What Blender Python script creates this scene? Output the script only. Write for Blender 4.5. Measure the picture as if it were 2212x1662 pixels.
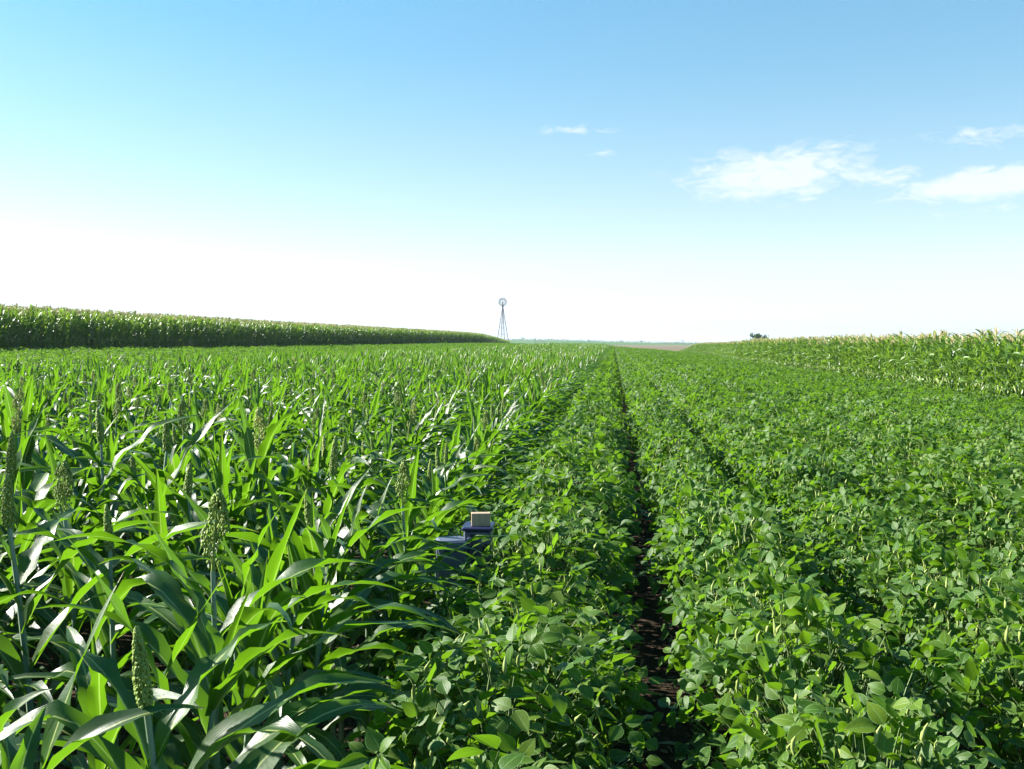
import bpy, math, random
import numpy as np
from math import radians as R, sin, cos, pi, tan, atan2, sqrt

scene = bpy.context.scene
for o in list(bpy.data.objects):
    bpy.data.objects.remove(o)

# ------------------------------------------------------------------ camera
FPX = 2151.0                       # focal length in pixels of a 2212 px wide picture
CAM_Z = 1.75
cam_d = bpy.data.cameras.new('camera')
cam = bpy.data.objects.new('camera', cam_d)
scene.collection.objects.link(cam)
cam_d.sensor_width = 36.0
cam_d.lens = 36.0 * FPX / 2212.0
cam_d.clip_start = 0.05
cam_d.clip_end = 20000
cam.location = (0, 0, CAM_Z)
cam.rotation_euler = (R(90 - 2.37), 0, 0)
scene.camera = cam

# ------------------------------------------------------------------ world
SUN_AZ = R(-76.0)                  # from +Y (view direction), negative = left
SUN_EL = R(33.0)
SKY_STRENGTH = 0.065
EXPOSURE = 1.85
world = bpy.data.worlds.new("World")
scene.world = world
world.use_nodes = True
nt = world.node_tree
nt.nodes.clear()
N = nt.nodes.new
L = nt.links.new
wout = N('ShaderNodeOutputWorld')
bg = N('ShaderNodeBackground')
sky = N('ShaderNodeTexSky')
sky.sky_type = 'NISHITA'
sky.sun_disc = False
sky.sun_elevation = SUN_EL
sky.sun_rotation = SUN_AZ
sky.altitude = 300
sky.air_density = 1.0
sky.dust_density = 0.5
sky.ozone_density = 1.5
bg.inputs['Strength'].default_value = SKY_STRENGTH


def wmath(op, a, b=None, c=None, clamp=False):
    n = N('ShaderNodeMath')
    n.operation = op
    n.use_clamp = clamp
    for i, x in enumerate((a, b, c)):
        if x is None:
            continue
        if isinstance(x, (int, float)):
            n.inputs[i].default_value = x
        else:
            L(x, n.inputs[i])
    return n.outputs[0]


tc = N('ShaderNodeTexCoord')
sep = N('ShaderNodeSeparateXYZ')
L(tc.outputs['Generated'], sep.inputs[0])
az = wmath('ARCTAN2', sep.outputs[0], sep.outputs[1])
el = wmath('ARCSINE', sep.outputs[2])
comb = N('ShaderNodeCombineXYZ')
L(az, comb.inputs[0])
L(wmath('MULTIPLY', el, 2.6), comb.inputs[1])
noi = N('ShaderNodeTexNoise')
noi.inputs['Scale'].default_value = 34.0
noi.inputs['Detail'].default_value = 9.0
noi.inputs['Roughness'].default_value = 0.68
noi.inputs['Distortion'].default_value = 0.4
L(comb.outputs[0], noi.inputs['Vector'])
# (azimuth, elevation, half width, half height, tilt, weight) of each wispy cloud, radians
CLOUDS = [(0.258, 0.162, 0.082, 0.024, 0.02, 1.12), (0.445, 0.143, 0.085, 0.0145, 0.06, 1.2),
          (0.36, 0.155, 0.05, 0.010, -0.05, 0.75), (0.437, 0.119, 0.04, 0.0045, 0.08, 0.62), (0.062, 0.209, 0.06, 0.007, 0.0, 0.6),
          (0.092, 0.186, 0.02, 0.006, 0.0, 0.58), (0.44, 0.185, 0.06, 0.012, 0.0, 0.55),
          (0.28, 0.137, 0.04, 0.004, 0.05, 0.55), (0.31, 0.18, 0.05, 0.012, 0.0, 0.6)]
tot = None
for (ca, ce, ha, he, tl, wt) in CLOUDS:
    da = wmath('SUBTRACT', az, ca)
    de = wmath('SUBTRACT', wmath('SUBTRACT', el, ce), wmath('MULTIPLY', da, tl))
    q = wmath('ADD', wmath('POWER', wmath('ABSOLUTE', wmath('DIVIDE', da, ha)), 2.0),
              wmath('POWER', wmath('ABSOLUTE', wmath('DIVIDE', de, he)), 2.0))
    g = wmath('MULTIPLY', wmath('POWER', 2.718, wmath('MULTIPLY', q, -0.8)), wt)
    tot = g if tot is None else wmath('MAXIMUM', tot, g)
mask = wmath('SUBTRACT', wmath('ADD', wmath('MULTIPLY', noi.outputs[0], 2.2), tot), 1.5)
mask = wmath('MULTIPLY', mask, 1.8, clamp=True)
mask = wmath('MULTIPLY', mask, wmath('MULTIPLY', tot, 1.8, clamp=True))
mask = wmath('MULTIPLY', mask, 0.72, clamp=True)
hsv = N('ShaderNodeHueSaturation')
hsv.inputs['Hue'].default_value = 0.479
hsv.inputs['Saturation'].default_value = 1.7
hsv.inputs['Value'].default_value = 1.0
L(sky.outputs[0], hsv.inputs['Color'])
mixc = N('ShaderNodeMixRGB')
mixc.inputs[2].default_value = (4.6, 4.8, 5.0, 1)
L(mask, mixc.inputs[0])
# pale summer haze low over the horizon
hz = wmath('POWER', 2.718, wmath('MULTIPLY', wmath('MAXIMUM', el, 0.0), -2.8))
lum = N('ShaderNodeRGBToBW')
L(hsv.outputs[0], lum.inputs[0])
hcol = N('ShaderNodeMixRGB')
hcol.blend_type = 'MULTIPLY'
hcol.inputs[0].default_value = 1.0
hcol.inputs[1].default_value = (0.86, 0.98, 1.08, 1)
L(wmath('ADD', wmath('MULTIPLY', lum.outputs[0], 0.5), 2.0), hcol.inputs[2])
hm = N('ShaderNodeMixRGB')
L(wmath('MULTIPLY', hz, 1.0, clamp=True), hm.inputs[0])
L(hsv.outputs[0], hm.inputs[1])
L(hcol.outputs[0], hm.inputs[2])
L(hm.outputs[0], mixc.inputs[1])
L(mixc.outputs[0], bg.inputs['Color'])
L(bg.outputs[0], wout.inputs['Surface'])

# ------------------------------------------------------------------ sun
sd = bpy.data.lights.new('sun', 'SUN')
sd.energy = 5.0
sd.angle = R(0.53)
sd.color = (1.0, 0.955, 0.87)
sun = bpy.data.objects.new('sun', sd)
scene.collection.objects.link(sun)
sdir = (sin(SUN_AZ) * cos(SUN_EL), cos(SUN_AZ) * cos(SUN_EL), sin(SUN_EL))
from mathutils import Vector
sun.rotation_euler = Vector(sdir).to_track_quat('Z', 'Y').to_euler()
sun.location = (-60, 30, 60)

scene.view_settings.view_transform = 'Standard'
scene.view_settings.look = 'None'
scene.view_settings.exposure = EXPOSURE
scene.view_settings.gamma = 1.0
scene.cycles.max_bounces = 7
scene.cycles.diffuse_bounces = 4
scene.cycles.glossy_bounces = 2
scene.cycles.transmission_bounces = 5
scene.cycles.transparent_max_bounces = 4
scene.cycles.volume_bounces = 0
scene.cycles.sample_clamp_indirect = 6.0
scene.cycles.caustics_reflective = False
scene.cycles.caustics_refractive = False

rng = np.random.default_rng(11)
random.seed(5)

# ------------------------------------------------------------------ land
ROW_A = R(5.85)                    # heading of the crop rows
CA, SA = cos(ROW_A), sin(ROW_A)


def xy(u, v):                      # u along the rows, v across them (right positive)
    return u * SA + v * CA, u * CA - v * SA


def uv_of(x, y):
    return x * SA + y * CA, x * CA - y * SA


def sstep(a, b, x):
    t = np.clip((np.asarray(x, float) - a) / (b - a), 0, 1)
    return t * t * (3 - 2 * t)


def ground_z(x, y):
    x = np.asarray(x, float)
    y = np.asarray(y, float)
    u = x * SA + y * CA
    v = x * CA - y * SA
    vl = np.clip(-v, 0, 60)
    vr = np.clip(v, 0, 14)
    zl = 0.012 * vl + 0.0004 * np.minimum(vl, 40) ** 2
    zr = -0.03 * vr - 0.0029 * vr ** 2
    rise = 0.35 * sstep(50, 210, u) * sstep(6, -4, v)
    crest = (0.1 + 0.022 * np.clip(-v, 0, 32)) * sstep(225, 330, u)
    near = zl + zr + rise - crest
    far = -0.65 + sstep(850, 1700, y) * (1.6 + 6.5 * sstep(310, 20, x)) + 2.5 * sstep(1700, 5000, y)
    w = sstep(250, 460, y)
    return near * (1 - w) + far * w


# ------------------------------------------------------------------ node helpers
def new_mat(name):
    m = bpy.data.materials.new(name)
    m.use_nodes = True
    t = m.node_tree
    t.nodes.clear()
    return m, t


class NB:
    def __init__(s, t):
        s.t = t

    def n(s, kind, **kw):
        nd = s.t.nodes.new(kind)
        for k, v in kw.items():
            setattr(nd, k, v)
        return nd

    def l(s, a, b):
        s.t.links.new(a, b)

    def put(s, sock, x):
        if isinstance(x, (int, float)):
            sock.default_value = x
        elif isinstance(x, tuple):
            sock.default_value = x if len(x) == 4 or len(sock.default_value) == 3 else x + (1,)
        else:
            s.l(x, sock)

    def math(s, op, a, b=None, c=None, clamp=False):
        nd = s.n('ShaderNodeMath', operation=op, use_clamp=clamp)
        for i, x in enumerate((a, b, c)):
            if x is not None:
                s.put(nd.inputs[i], x)
        return nd.outputs[0]

    def mix(s, f, a, b):
        nd = s.n('ShaderNodeMixRGB')
        s.put(nd.inputs[0], f)
        s.put(nd.inputs[1], a)
        s.put(nd.inputs[2], b)
        return nd.outputs[0]

    def noise(s, scale, detail=3.0, vec=None, rough=0.5):
        nd = s.n('ShaderNodeTexNoise')
        nd.inputs['Scale'].default_value = scale
        nd.inputs['Detail'].default_value = detail
        nd.inputs['Roughness'].default_value = rough
        if vec is not None:
            s.l(vec, nd.inputs['Vector'])
        return nd.outputs[0]

    def ramp(s, f, stops):
        nd = s.n('ShaderNodeValToRGB')
        e = nd.color_ramp.elements
        while len(e) < len(stops):
            e.new(0.5)
        for i, (p, c) in enumerate(stops):
            e[i].position = p
            e[i].color = c + (1,) if len(c) == 3 else c
        s.l(f, nd.inputs[0])
        return nd.outputs[0]


def leaf_material(name, dark, mid_green, yellow, trans, rough, rib, edge, tmix=0.42, veins=0.0, spec=0.5, dry=0.0):
    """thin leaf: diffuse + gloss above, light passing through from behind"""
    dark, mid_green, yellow, trans, rib = (tuple(c * k_ for c in q) for q, k_ in ((dark, .62), (mid_green, .66), (yellow, .72), (trans, .80), (rib, .8)))
    m, t = new_mat(name)
    b = NB(t)
    lr = b.n('ShaderNodeAttribute', attribute_name='lr').outputs['Fac']
    uvn = b.n('ShaderNodeUVMap').outputs[0]
    sp = b.n('ShaderNodeSeparateXYZ')
    b.l(uvn, sp.inputs[0])
    u_, v_ = sp.outputs[0], sp.outputs[1]
    oi = b.n('ShaderNodeObjectInfo').outputs['Random']
    geo = b.n('ShaderNodeNewGeometry')
    pos = geo.outputs['Position']
    patch = b.noise(0.35, 2.0, pos)
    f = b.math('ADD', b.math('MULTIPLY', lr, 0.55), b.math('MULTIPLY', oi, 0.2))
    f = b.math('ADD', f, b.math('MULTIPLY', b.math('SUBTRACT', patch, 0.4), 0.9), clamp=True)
    col = b.ramp(f, [(0.0, dark), (0.55, mid_green), (1.0, yellow)])  # leaf's own green, varied per leaf, per plant and in patches
    mott = b.noise(38.0, 2.0, pos)
    col = b.mix(b.math('MULTIPLY', mott, 0.35), col, tuple(c * 0.6 for c in mid_green))
    c = b.math('ABSOLUTE', b.math('SUBTRACT', u_, 0.5))           # 0 at midrib, .5 at margin
    ribf = b.math('SUBTRACT', 1.0, b.math('MULTIPLY', c, 16.0), clamp=True)
    if veins:
        # side veins run outward and forward from the midrib
        ph = b.math('MULTIPLY', b.math('SUBTRACT', v_, b.math('MULTIPLY', c, 0.55)), 62.0)
        vf = b.math('GREATER_THAN', b.math('SINE', ph), 0.86)
        ribf = b.math('MAXIMUM', ribf, b.math('MULTIPLY', vf, veins))
    col = b.mix(b.math('MULTIPLY', ribf, 0.85), col, rib)
    if edge:
        ef = b.math('MULTIPLY', b.math('SUBTRACT', c, 0.46), 30.0, clamp=True)
        col = b.mix(b.math('MULTIPLY', ef, edge), col, tuple(min(1, x * 1.6 + 0.05) for x in rib))
    if dry:
        dn = b.noise(9.0, 4.0, pos)
        df = b.math('MULTIPLY', b.math('SUBTRACT', dn, 0.68), 8.0, clamp=True)
        col = b.mix(b.math('MULTIPLY', df, dry), col, (0.30, 0.24, 0.06))
        # browned tips on some leaves
        tf = b.math('MULTIPLY', b.math('SUBTRACT', b.math('ADD', v_, b.math('MULTIPLY', dn, 0.12)), 0.985), 18.0, clamp=True)
        tf = b.math('MULTIPLY', tf, b.math('GREATER_THAN', lr, 0.55))
        col = b.mix(b.math('MULTIPLY', tf, 0.8), col, (0.24, 0.15, 0.06))
    pr = b.n('ShaderNodeBsdfPrincipled')
    b.l(col, pr.inputs['Base Color'])
    pr.inputs['Roughness'].default_value = rough
    pr.inputs['Specular IOR Level'].default_value = spec
    bump = b.n('ShaderNodeBump')
    bump.inputs['Strength'].default_value = 0.2
    bump.inputs['Distance'].default_value = 0.004
    hgt = b.math('ADD', b.noise(120.0, 2.0, pos), b.math('MULTIPLY', ribf, -0.8))
    if not veins:
        hgt = b.math('ADD', hgt, b.math('MULTIPLY', b.math('SINE', b.math('MULTIPLY', u_, 130.0)), 0.25))
    b.l(hgt, bump.inputs['Height'])
    b.l(bump.outputs[0], pr.inputs['Normal'])
    tr = b.n('ShaderNodeBsdfTranslucent')
    b.l(b.mix(0.62, col, trans), tr.inputs['Color'])
    mx = b.n('ShaderNodeMixShader')
    mx.inputs[0].default_value = tmix
    b.l(pr.outputs[0], mx.inputs[1])
    b.l(tr.outputs[0], mx.inputs[2])
    out = b.n('ShaderNodeOutputMaterial')
    b.l(mx.outputs[0], out.inputs['Surface'])
    return m


def plain(name, col, rough=0.6, metal=0.0, var=0.25, scale=30.0, bump=0.2, spec=0.5, col2=None):
    m, t = new_mat(name)
    b = NB(t)
    pos = b.n('ShaderNodeTexCoord').outputs['Object']
    nz = b.noise(scale, 4.0, pos)
    c2 = col2 if col2 else tuple(c * (1 - var) for c in col)
    c = b.mix(nz, col, c2)
    pr = b.n('ShaderNodeBsdfPrincipled')
    b.l(c, pr.inputs['Base Color'])
    pr.inputs['Roughness'].default_value = rough
    pr.inputs['Metallic'].default_value = metal
    pr.inputs['Specular IOR Level'].default_value = spec
    bp = b.n('ShaderNodeBump')
    bp.inputs['Strength'].default_value = bump
    bp.inputs['Distance'].default_value = 0.01
    b.l(nz, bp.inputs['Height'])
    b.l(bp.outputs[0], pr.inputs['Normal'])
    out = b.n('ShaderNodeOutputMaterial')
    b.l(pr.outputs[0], out.inputs['Surface'])
    return m


M = {}
M['sorghum_leaf'] = leaf_material('sorghum_leaf', (0.019, 0.072, 0.017), (0.035, 0.115, 0.014), (0.08, 0.19, 0.012),
                                  (0.22, 0.50, 0.006), 0.39, (0.62, 0.70, 0.26), 0.0, 0.43, spec=0.60, dry=0.3)
M['corn_leaf'] = leaf_material('corn_leaf', (0.070, 0.165, 0.026), (0.150, 0.31, 0.036), (0.36, 0.46, 0.06),
                               (0.38, 0.66, 0.03), 0.42, (0.40, 0.48, 0.22), 0.0, 0.36, spec=0.8, dry=0.3)
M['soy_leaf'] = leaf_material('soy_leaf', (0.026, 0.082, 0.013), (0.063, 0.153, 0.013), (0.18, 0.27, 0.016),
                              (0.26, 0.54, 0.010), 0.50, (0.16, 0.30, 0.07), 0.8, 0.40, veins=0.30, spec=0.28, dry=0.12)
M['stalk'] = plain('stalk', (0.216, 0.302, 0.202), 0.5, 0, 0.35, 14.0)
M['stem'] = plain('stem', (0.11, 0.17, 0.045), 0.7, 0, 0.3, 20.0)
M['seed_head'] = plain('seed_head', (0.20, 0.27, 0.045), 0.65, 0, 0.4, 60.0, 0.3, col2=(0.15, 0.22, 0.03))
M['seed_head_pale'] = plain('seed_head_pale', (0.374, 0.389, 0.115), 0.65, 0, 0.4, 60.0, 0.3, col2=(0.34, 0.40, 0.08))
M['pod'] = plain('pod', (0.27, 0.34, 0.08), 0.75, 0, 0.3, 40.0)
M['tassel'] = plain('tassel', (0.50, 0.40, 0.23), 0.8, 0, 0.3, 10.0, col2=(0.40, 0.38, 0.15))
M['husk'] = plain('husk', (0.34, 0.40, 0.15), 0.6, 0, 0.3, 20.0)
M['metal'] = plain('galvanized_metal', (0.05, 0.055, 0.085), 0.5, 0.2, 0.4, 3.0)
M['dark_metal'] = plain('dark_metal', (0.05, 0.05, 0.075), 0.5, 0.5, 0.3, 3.0)
M['bark'] = plain('bark', (0.12, 0.09, 0.07), 0.9, 0, 0.4, 5.0)
M['tree_leaf'] = leaf_material('tree_leaf', (0.035, 0.085, 0.03), (0.05, 0.12, 0.035), (0.07, 0.14, 0.04),
                               (0.10, 0.22, 0.03), 0.6, (0.06, 0.14, 0.04), 0.0, 0.25, spec=0.3)

# ------------------------------------------------------------------ mesh builder


class Geo:
    """collects quads; keeps uv, per-leaf random value and material slot"""

    def __init__(s):
        s.V, s.F, s.U, s.Rn, s.Mi = [], [], [], [], []
        s.nv = 0

    def grid(s, P, mi=0, r=0.5, wrap=False, uv=True):
        n, m = P.shape[:2]
        s.V.append(P.reshape(-1, 3))
        i = np.arange(n - 1)[:, None]
        j = np.arange(m if wrap else m - 1)[None, :]
        j2 = (j + 1) % m
        a = i * m + j
        q = np.stack([a, i * m + j2, (i + 1) * m + j2, a + m], -1).reshape(-1, 4) + s.nv
        s.F.append(q)
        uu = np.broadcast_to(np.linspace(0, 1, m)[None, :], (n, m))
        vv = np.broadcast_to(np.linspace(0, 1, n)[:, None], (n, m))
        s.U.append(np.stack([uu, vv], -1).reshape(-1, 2))
        s.Rn.append(np.full(n * m, r))
        s.Mi.append(np.full(len(q), mi))
        s.nv += n * m

    def add(s, other, mi_off=0):
        for V, F, U, Rn, Mi in zip(other.V, other.F, other.U, other.Rn, other.Mi):
            pass
        V = np.concatenate(other.V)
        s.V.append(V)
        s.F.append(np.concatenate(other.F) + s.nv)
        s.U.append(np.concatenate(other.U))
        s.Rn.append(np.concatenate(other.Rn))
        s.Mi.append(np.concatenate(other.Mi) + mi_off)
        s.nv += len(V)

    def mesh(s, name, mats):
        V = np.concatenate(s.V).astype(np.float32)
        F = np.concatenate(s.F).astype(np.int32)
        U = np.concatenate(s.U).astype(np.float32)
        Rn = np.concatenate(s.Rn).astype(np.float32)
        Mi = np.concatenate(s.Mi).astype(np.int32)
        me = bpy.data.meshes.new(name)
        me.vertices.add(len(V))
        me.vertices.foreach_set('co', V.ravel())
        me.loops.add(F.size)
        me.loops.foreach_set('vertex_index', F.ravel())
        me.polygons.add(len(F))
        me.polygons.foreach_set('loop_start', np.arange(len(F), dtype=np.int32) * 4)
        me.polygons.foreach_set('loop_total', np.full(len(F), 4, dtype=np.int32))
        me.polygons.foreach_set('use_smooth', np.ones(len(F), dtype=bool))
        for m_ in mats:
            me.materials.append(m_)
        me.polygons.foreach_set('material_index', Mi)
        ul = me.uv_layers.new(name='UVMap')
        ul.data.foreach_set('uv', U[F.ravel()].ravel())
        at = me.attributes.new('lr', 'FLOAT', 'POINT')
        at.data.foreach_set('value', Rn)
        me.update()
        me.validate()
        return me


def tube(g, pts, rads, sides=6, mi=0, r=0.5):
    pts = np.asarray(pts, float)
    n = len(pts)
    T = np.gradient(pts, axis=0)
    T /= np.linalg.norm(T, axis=1)[:, None] + 1e-9
    ref = np.array([0.13, 0.21, 1.0]) if abs(T[:, 2]).mean() < 0.9 else np.array([1.0, 0.1, 0.05])
    A = np.cross(T, ref)
    A /= np.linalg.norm(A, axis=1)[:, None] + 1e-9
    B = np.cross(T, A)
    an = np.linspace(0, 2 * pi, sides, endpoint=False)
    rads = np.broadcast_to(np.asarray(rads, float), (n,))
    P = pts[:, None, :] + rads[:, None, None] * (np.cos(an)[None, :, None] * A[:, None, :] + np.sin(an)[None, :, None] * B[:, None, :])
    g.grid(P, mi, r, wrap=True)


def blade(g, base, azi, el0, bend, length, width, nseg=12, nac=4, fold=0.35, wave=0.0, twist=0.0, sway=0.0, power=1.5, mi=0, r=0.5, kink=None, wf=7.0):
    """long grass leaf (sorghum, corn) as a folded, waved ribbon"""
    t = np.linspace(0, 1, nseg + 1)
    e = el0 - bend * t ** power
    if kink is not None:
        e = e - kink[1] * sstep(kink[0] - 0.04, kink[0] + 0.05, t)
    e = np.maximum(e, -1.50)
    a = azi + sway * t ** 1.4
    d = np.stack([np.cos(e) * np.sin(a), np.cos(e) * np.cos(a), np.sin(e)], -1)
    step = length / nseg
    C = np.zeros((nseg + 1, 3))
    C[1:] = np.cumsum((d[:-1] + d[1:]) * 0.5 * step, axis=0)
    C += np.asarray(base)
    S = np.stack([np.cos(a), -np.sin(a), np.zeros_like(a)], -1)
    Nn = np.cross(S, d)
    tw = twist * t ** 1.3
    S2 = S * np.cos(tw)[:, None] + Nn * np.sin(tw)[:, None]
    N2 = -S * np.sin(tw)[:, None] + Nn * np.cos(tw)[:, None]
    w = np.minimum(1.0, 0.5 + 2.6 * t) * (1 - t ** 2.3) ** 0.9
    w = np.maximum(w, 0.015) * width * 0.5
    s = np.linspace(-1, 1, nac + 1)
    ph = rng.uniform(0, 6.28, 2)
    env = np.sin(np.clip(t * 1.15, 0, 1) * pi) ** 0.7
    wl = wave * np.sin(wf * t * 2 * pi / 2.2 + ph[0]) * env
    wr = wave * np.sin(wf * 1.13 * t * 2 * pi / 2.2 + ph[1]) * env
    off = np.where(s[None, :] < 0, wl[:, None], wr[:, None]) * (np.abs(s)[None, :] ** 1.6)
    lift = fold * (np.abs(s)[None, :] ** 1.2) * w[:, None]
    wj = 1 + (rng.normal(0, 0.07, (nseg + 1, nac + 1)) if nac > 2 else 0.0)      # slightly ragged margins
    P = C[:, None, :] + S2[:, None, :] * (s[None, :] * w[:, None] * wj)[..., None] * cos(fold * 0.8) + N2[:, None, :] * (lift + off)[..., None]
    g.grid(P, mi, r)
    return C


def grain_cloud(g, centres, rad, mi=0, r=None):
    """tiny bead-like grains: 4-sided lozenges"""
    for c in centres:
        rr = rad * rng.uniform(0.75, 1.25)
        h = rr * 1.35
        ax = rng.normal(0, 0.25, 2)
        zz = np.array([-h, -h * .45, h * .35, h])
        ra = np.array([0.15, 0.95, 0.85, 0.1]) * rr
        pts = np.stack([c[0] + ax[0] * zz, c[1] + ax[1] * zz, c[2] + zz], -1)
        tube(g, pts, ra, 4, mi, rng.uniform() if r is None else r)


def seed_head(g, base, length, radius, n, openness=0.0, mi=0, lean=0.0, laz=0.0, grain=0.0034, stalk_mi=0):
    """sorghum panicle: short branches carrying grains around a rachis"""
    zc = np.linspace(0, 1, 7)
    axis = np.stack([base[0] + sin(laz) * lean * zc ** 2 * length, base[1] + cos(laz) * lean * zc ** 2 * length, base[2] + zc * length], -1)
    tube(g, axis, np.linspace(0.0045, 0.0015, 7), 5, stalk_mi, 0.5)
    cs = []
    nb = int(14 + 20 * openness)
    clump = rng.uniform(0, 2 * pi, nb)
    clz = rng.uniform(0.05, 1.0, nb)
    for k in range(n):
        if openness > 0.05:
            j = rng.integers(nb)
            z = np.clip(clz[j] + rng.normal(0, 0.06), 0, 1.02)
            a = clump[j] + rng.normal(0, 0.35)
            rr = radius * (0.35 + 0.65 * rng.uniform() ** 0.4)
        else:
            z = rng.uniform(0, 1.0)
            a = rng.uniform(0, 2 * pi)
            rr = radius * (0.6 + 0.42 * rng.uniform() ** 0.5)
        prof = (np.sin(np.clip(z * 0.93 + 0.07, 0, 1) ** (0.62 + 0.5 * openness) * pi) ** 0.55) if z < 1 else 0.1
        c = axis[0] * (1 - z) + axis[-1] * z
        cs.append((c[0] + cos(a) * rr * prof, c[1] + sin(a) * rr * prof, c[2]))
    grain_cloud(g, cs, grain, mi)
    if openness > 0.05:
        for j in range(nb):
            z = clz[j]
            c = axis[0] * (1 - z) + axis[-1] * z
            c0 = axis[0] * (1 - max(0, z - 0.22)) + axis[-1] * max(0, z - 0.22)
            e = c + np.array([cos(clump[j]), sin(clump[j]), 0]) * radius * 0.75
            tube(g, [c0, (c0 + e) / 2 + np.array([0, 0, .004]), e], 0.0013, 3, stalk_mi, 0.5)


def make_sorghum(kind, lod=0):
    """kind: 'closed', 'open', 'young' (no head yet). returns dict part -> Geo"""
    out = {'stalk': Geo(), 'foliage': Geo()}
    H = rng.uniform(0.70, 0.83)
    lx, ly = rng.normal(0, 0.03, 2)
    nst = 6 if lod == 0 else 3
    z = np.linspace(0, 1, nst)
    top = H + (0.03 if kind == 'young' else 0.12)
    pts = np.stack([lx * z ** 2, ly * z ** 2, z * top], -1)
    tube(out['stalk'], pts, np.linspace(0.013, 0.006, nst), 6 if lod == 0 else 3)
    nl = 12 if lod == 0 else 8
    plane = rng.normal(pi / 2, 0.55)
    ns, na = (13, 4) if lod == 0 else (5, 2)
    for k in range(nl):
        f = k / (nl - 1)
        zb = H * (0.16 + 0.84 * f)
        azi = plane + (pi if k % 2 else 0) + rng.normal(0, 0.38)
        up = f ** 1.5
        Ln = rng.uniform(0.60, 0.84) * (1 - 0.44 * max(0, f - 0.55) / 0.45) * (0.8 + 0.2 * min(1, f * 3))
        W = rng.uniform(0.058, 0.082) * (0.85 + 0.15 * sin(f * pi))
        el0 = R(rng.uniform(42, 62)) + up * R(12)
        bend = R(rng.uniform(90, 135)) * (1 - 0.40 * up)
        if rng.uniform() < 0.22 and f > 0.5:
            el0, bend = R(rng.uniform(62, 84)), R(rng.uniform(2, 30))
        kink = (rng.uniform(0.45, 0.7), R(rng.uniform(40, 85))) if rng.uniform() < 0.16 and lod == 0 else None
        base = (lx * (zb / top) ** 2, ly * (zb / top) ** 2, zb)
        blade(out['foliage'], base, azi, el0, bend, Ln, W, ns, na, fold=rng.uniform(0.15, 0.55),
              wave=0.014 if lod == 0 else 0.0, twist=rng.normal(0, 0.38), sway=rng.normal(0, 0.25), r=rng.uniform(), kink=kink, wf=rng.uniform(5, 8))
    if kind == 'young':
        blade(out['foliage'], (lx, ly, top - 0.08), rng.uniform(0, 6.28), R(82), R(8), 0.34, 0.035, max(4, ns // 2), na, fold=1.0, r=0.95)
    else:
        g = out['seed_head'] = Geo()
        b = (lx, ly, top - 0.01)
        n = (640 if kind == 'closed' else 520) if lod == 0 else 34
        gr = 0.0029 if lod == 0 else 0.011
        if kind == 'closed':
            seed_head(g, b, rng.uniform(0.13, 0.19), rng.uniform(0.013, 0.018), n, 0.0, lean=rng.uniform(0, .12), laz=rng.uniform(0, 6), grain=gr)
        else:
            seed_head(g, b, rng.uniform(0.15, 0.20), rng.uniform(0.022, 0.032), n, 0.7, lean=rng.uniform(0, .1), laz=rng.uniform(0, 6), grain=gr)
    return out


def make_corn(lod=0):
    out = {'stalk': Geo(), 'foliage': Geo(), 'tassel': Geo(), 'ear': Geo()}
    H = rng.uniform(2.25, 2.42)
    lx, ly = rng.normal(0, 0.05, 2)
    z = np.linspace(0, 1, 5)
    tube(out['stalk'], np.stack([lx * z ** 2, ly * z ** 2, z * H], -1), np.linspace(0.014, 0.006, 5), 5)
    nl = 14
    plane = rng.normal(pi / 2, 0.6)
    for k in range(nl):
        f = k / (nl - 1)
        zb = 0.45 + (H - 0.51) * f
        azi = plane + (pi if k % 2 else 0) + rng.normal(0, 0.4)
        Ln = (0.55 + 0.42 * sin(min(1, f * 1.25) * pi * 0.62)) * (1 - 0.5 * max(0, f - 0.7) / 0.3) * rng.uniform(0.85, 1.1)
        el0 = R(rng.uniform(62, 76)) + R(8) * f
        bend = R(rng.uniform(125, 165)) * (1 - 0.45 * f ** 2)
        blade(out['foliage'], (lx * (zb / H) ** 2, ly * (zb / H) ** 2, zb), azi, el0, bend, Ln, rng.uniform(0.09, 0.125), 8, 2, power=2.1,
              fold=rng.uniform(0.2, 0.6), wave=0.01, twist=rng.normal(0, 0.6), sway=rng.normal(0, 0.4), r=rng.uniform() * (0.35 + 0.65 * f))
    tg = out['tassel']
    tube(tg, [(lx, ly, H - .03), (lx, ly, H + 0.16), (lx + .01, ly, H + 0.36)], [0.008, 0.011, 0.006], 4)
    for k in range(12):
        a = rng.uniform(0, 6.28)
        ln = rng.uniform(0.18, 0.30)
        el_ = R(rng.uniform(48, 86))
        p0 = np.array([lx, ly, H + rng.uniform(0.03, 0.14)])
        d = np.array([cos(a) * cos(el_), sin(a) * cos(el_), sin(el_)])
        p1 = p0 + d * ln * .6
        p2 = p1 + (d + np.array([0, 0, -0.35])) * ln * .45
        tube(tg, [p0, p1, p2], [0.004, 0.006, 0.004], 3)
    eg = out['ear']
    a = plane + rng.normal(0, 0.3)
    p0 = np.array([lx * .2, ly * .2, 1.02])
    d = np.array([sin(a) * .38, cos(a) * .38, 0.92])
    tube(eg, [p0 + d * s_ for s_ in (0, .04, .1, .17, .22)], [0.008, 0.024, 0.028, 0.02, 0.006], 7)
    return out


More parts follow.
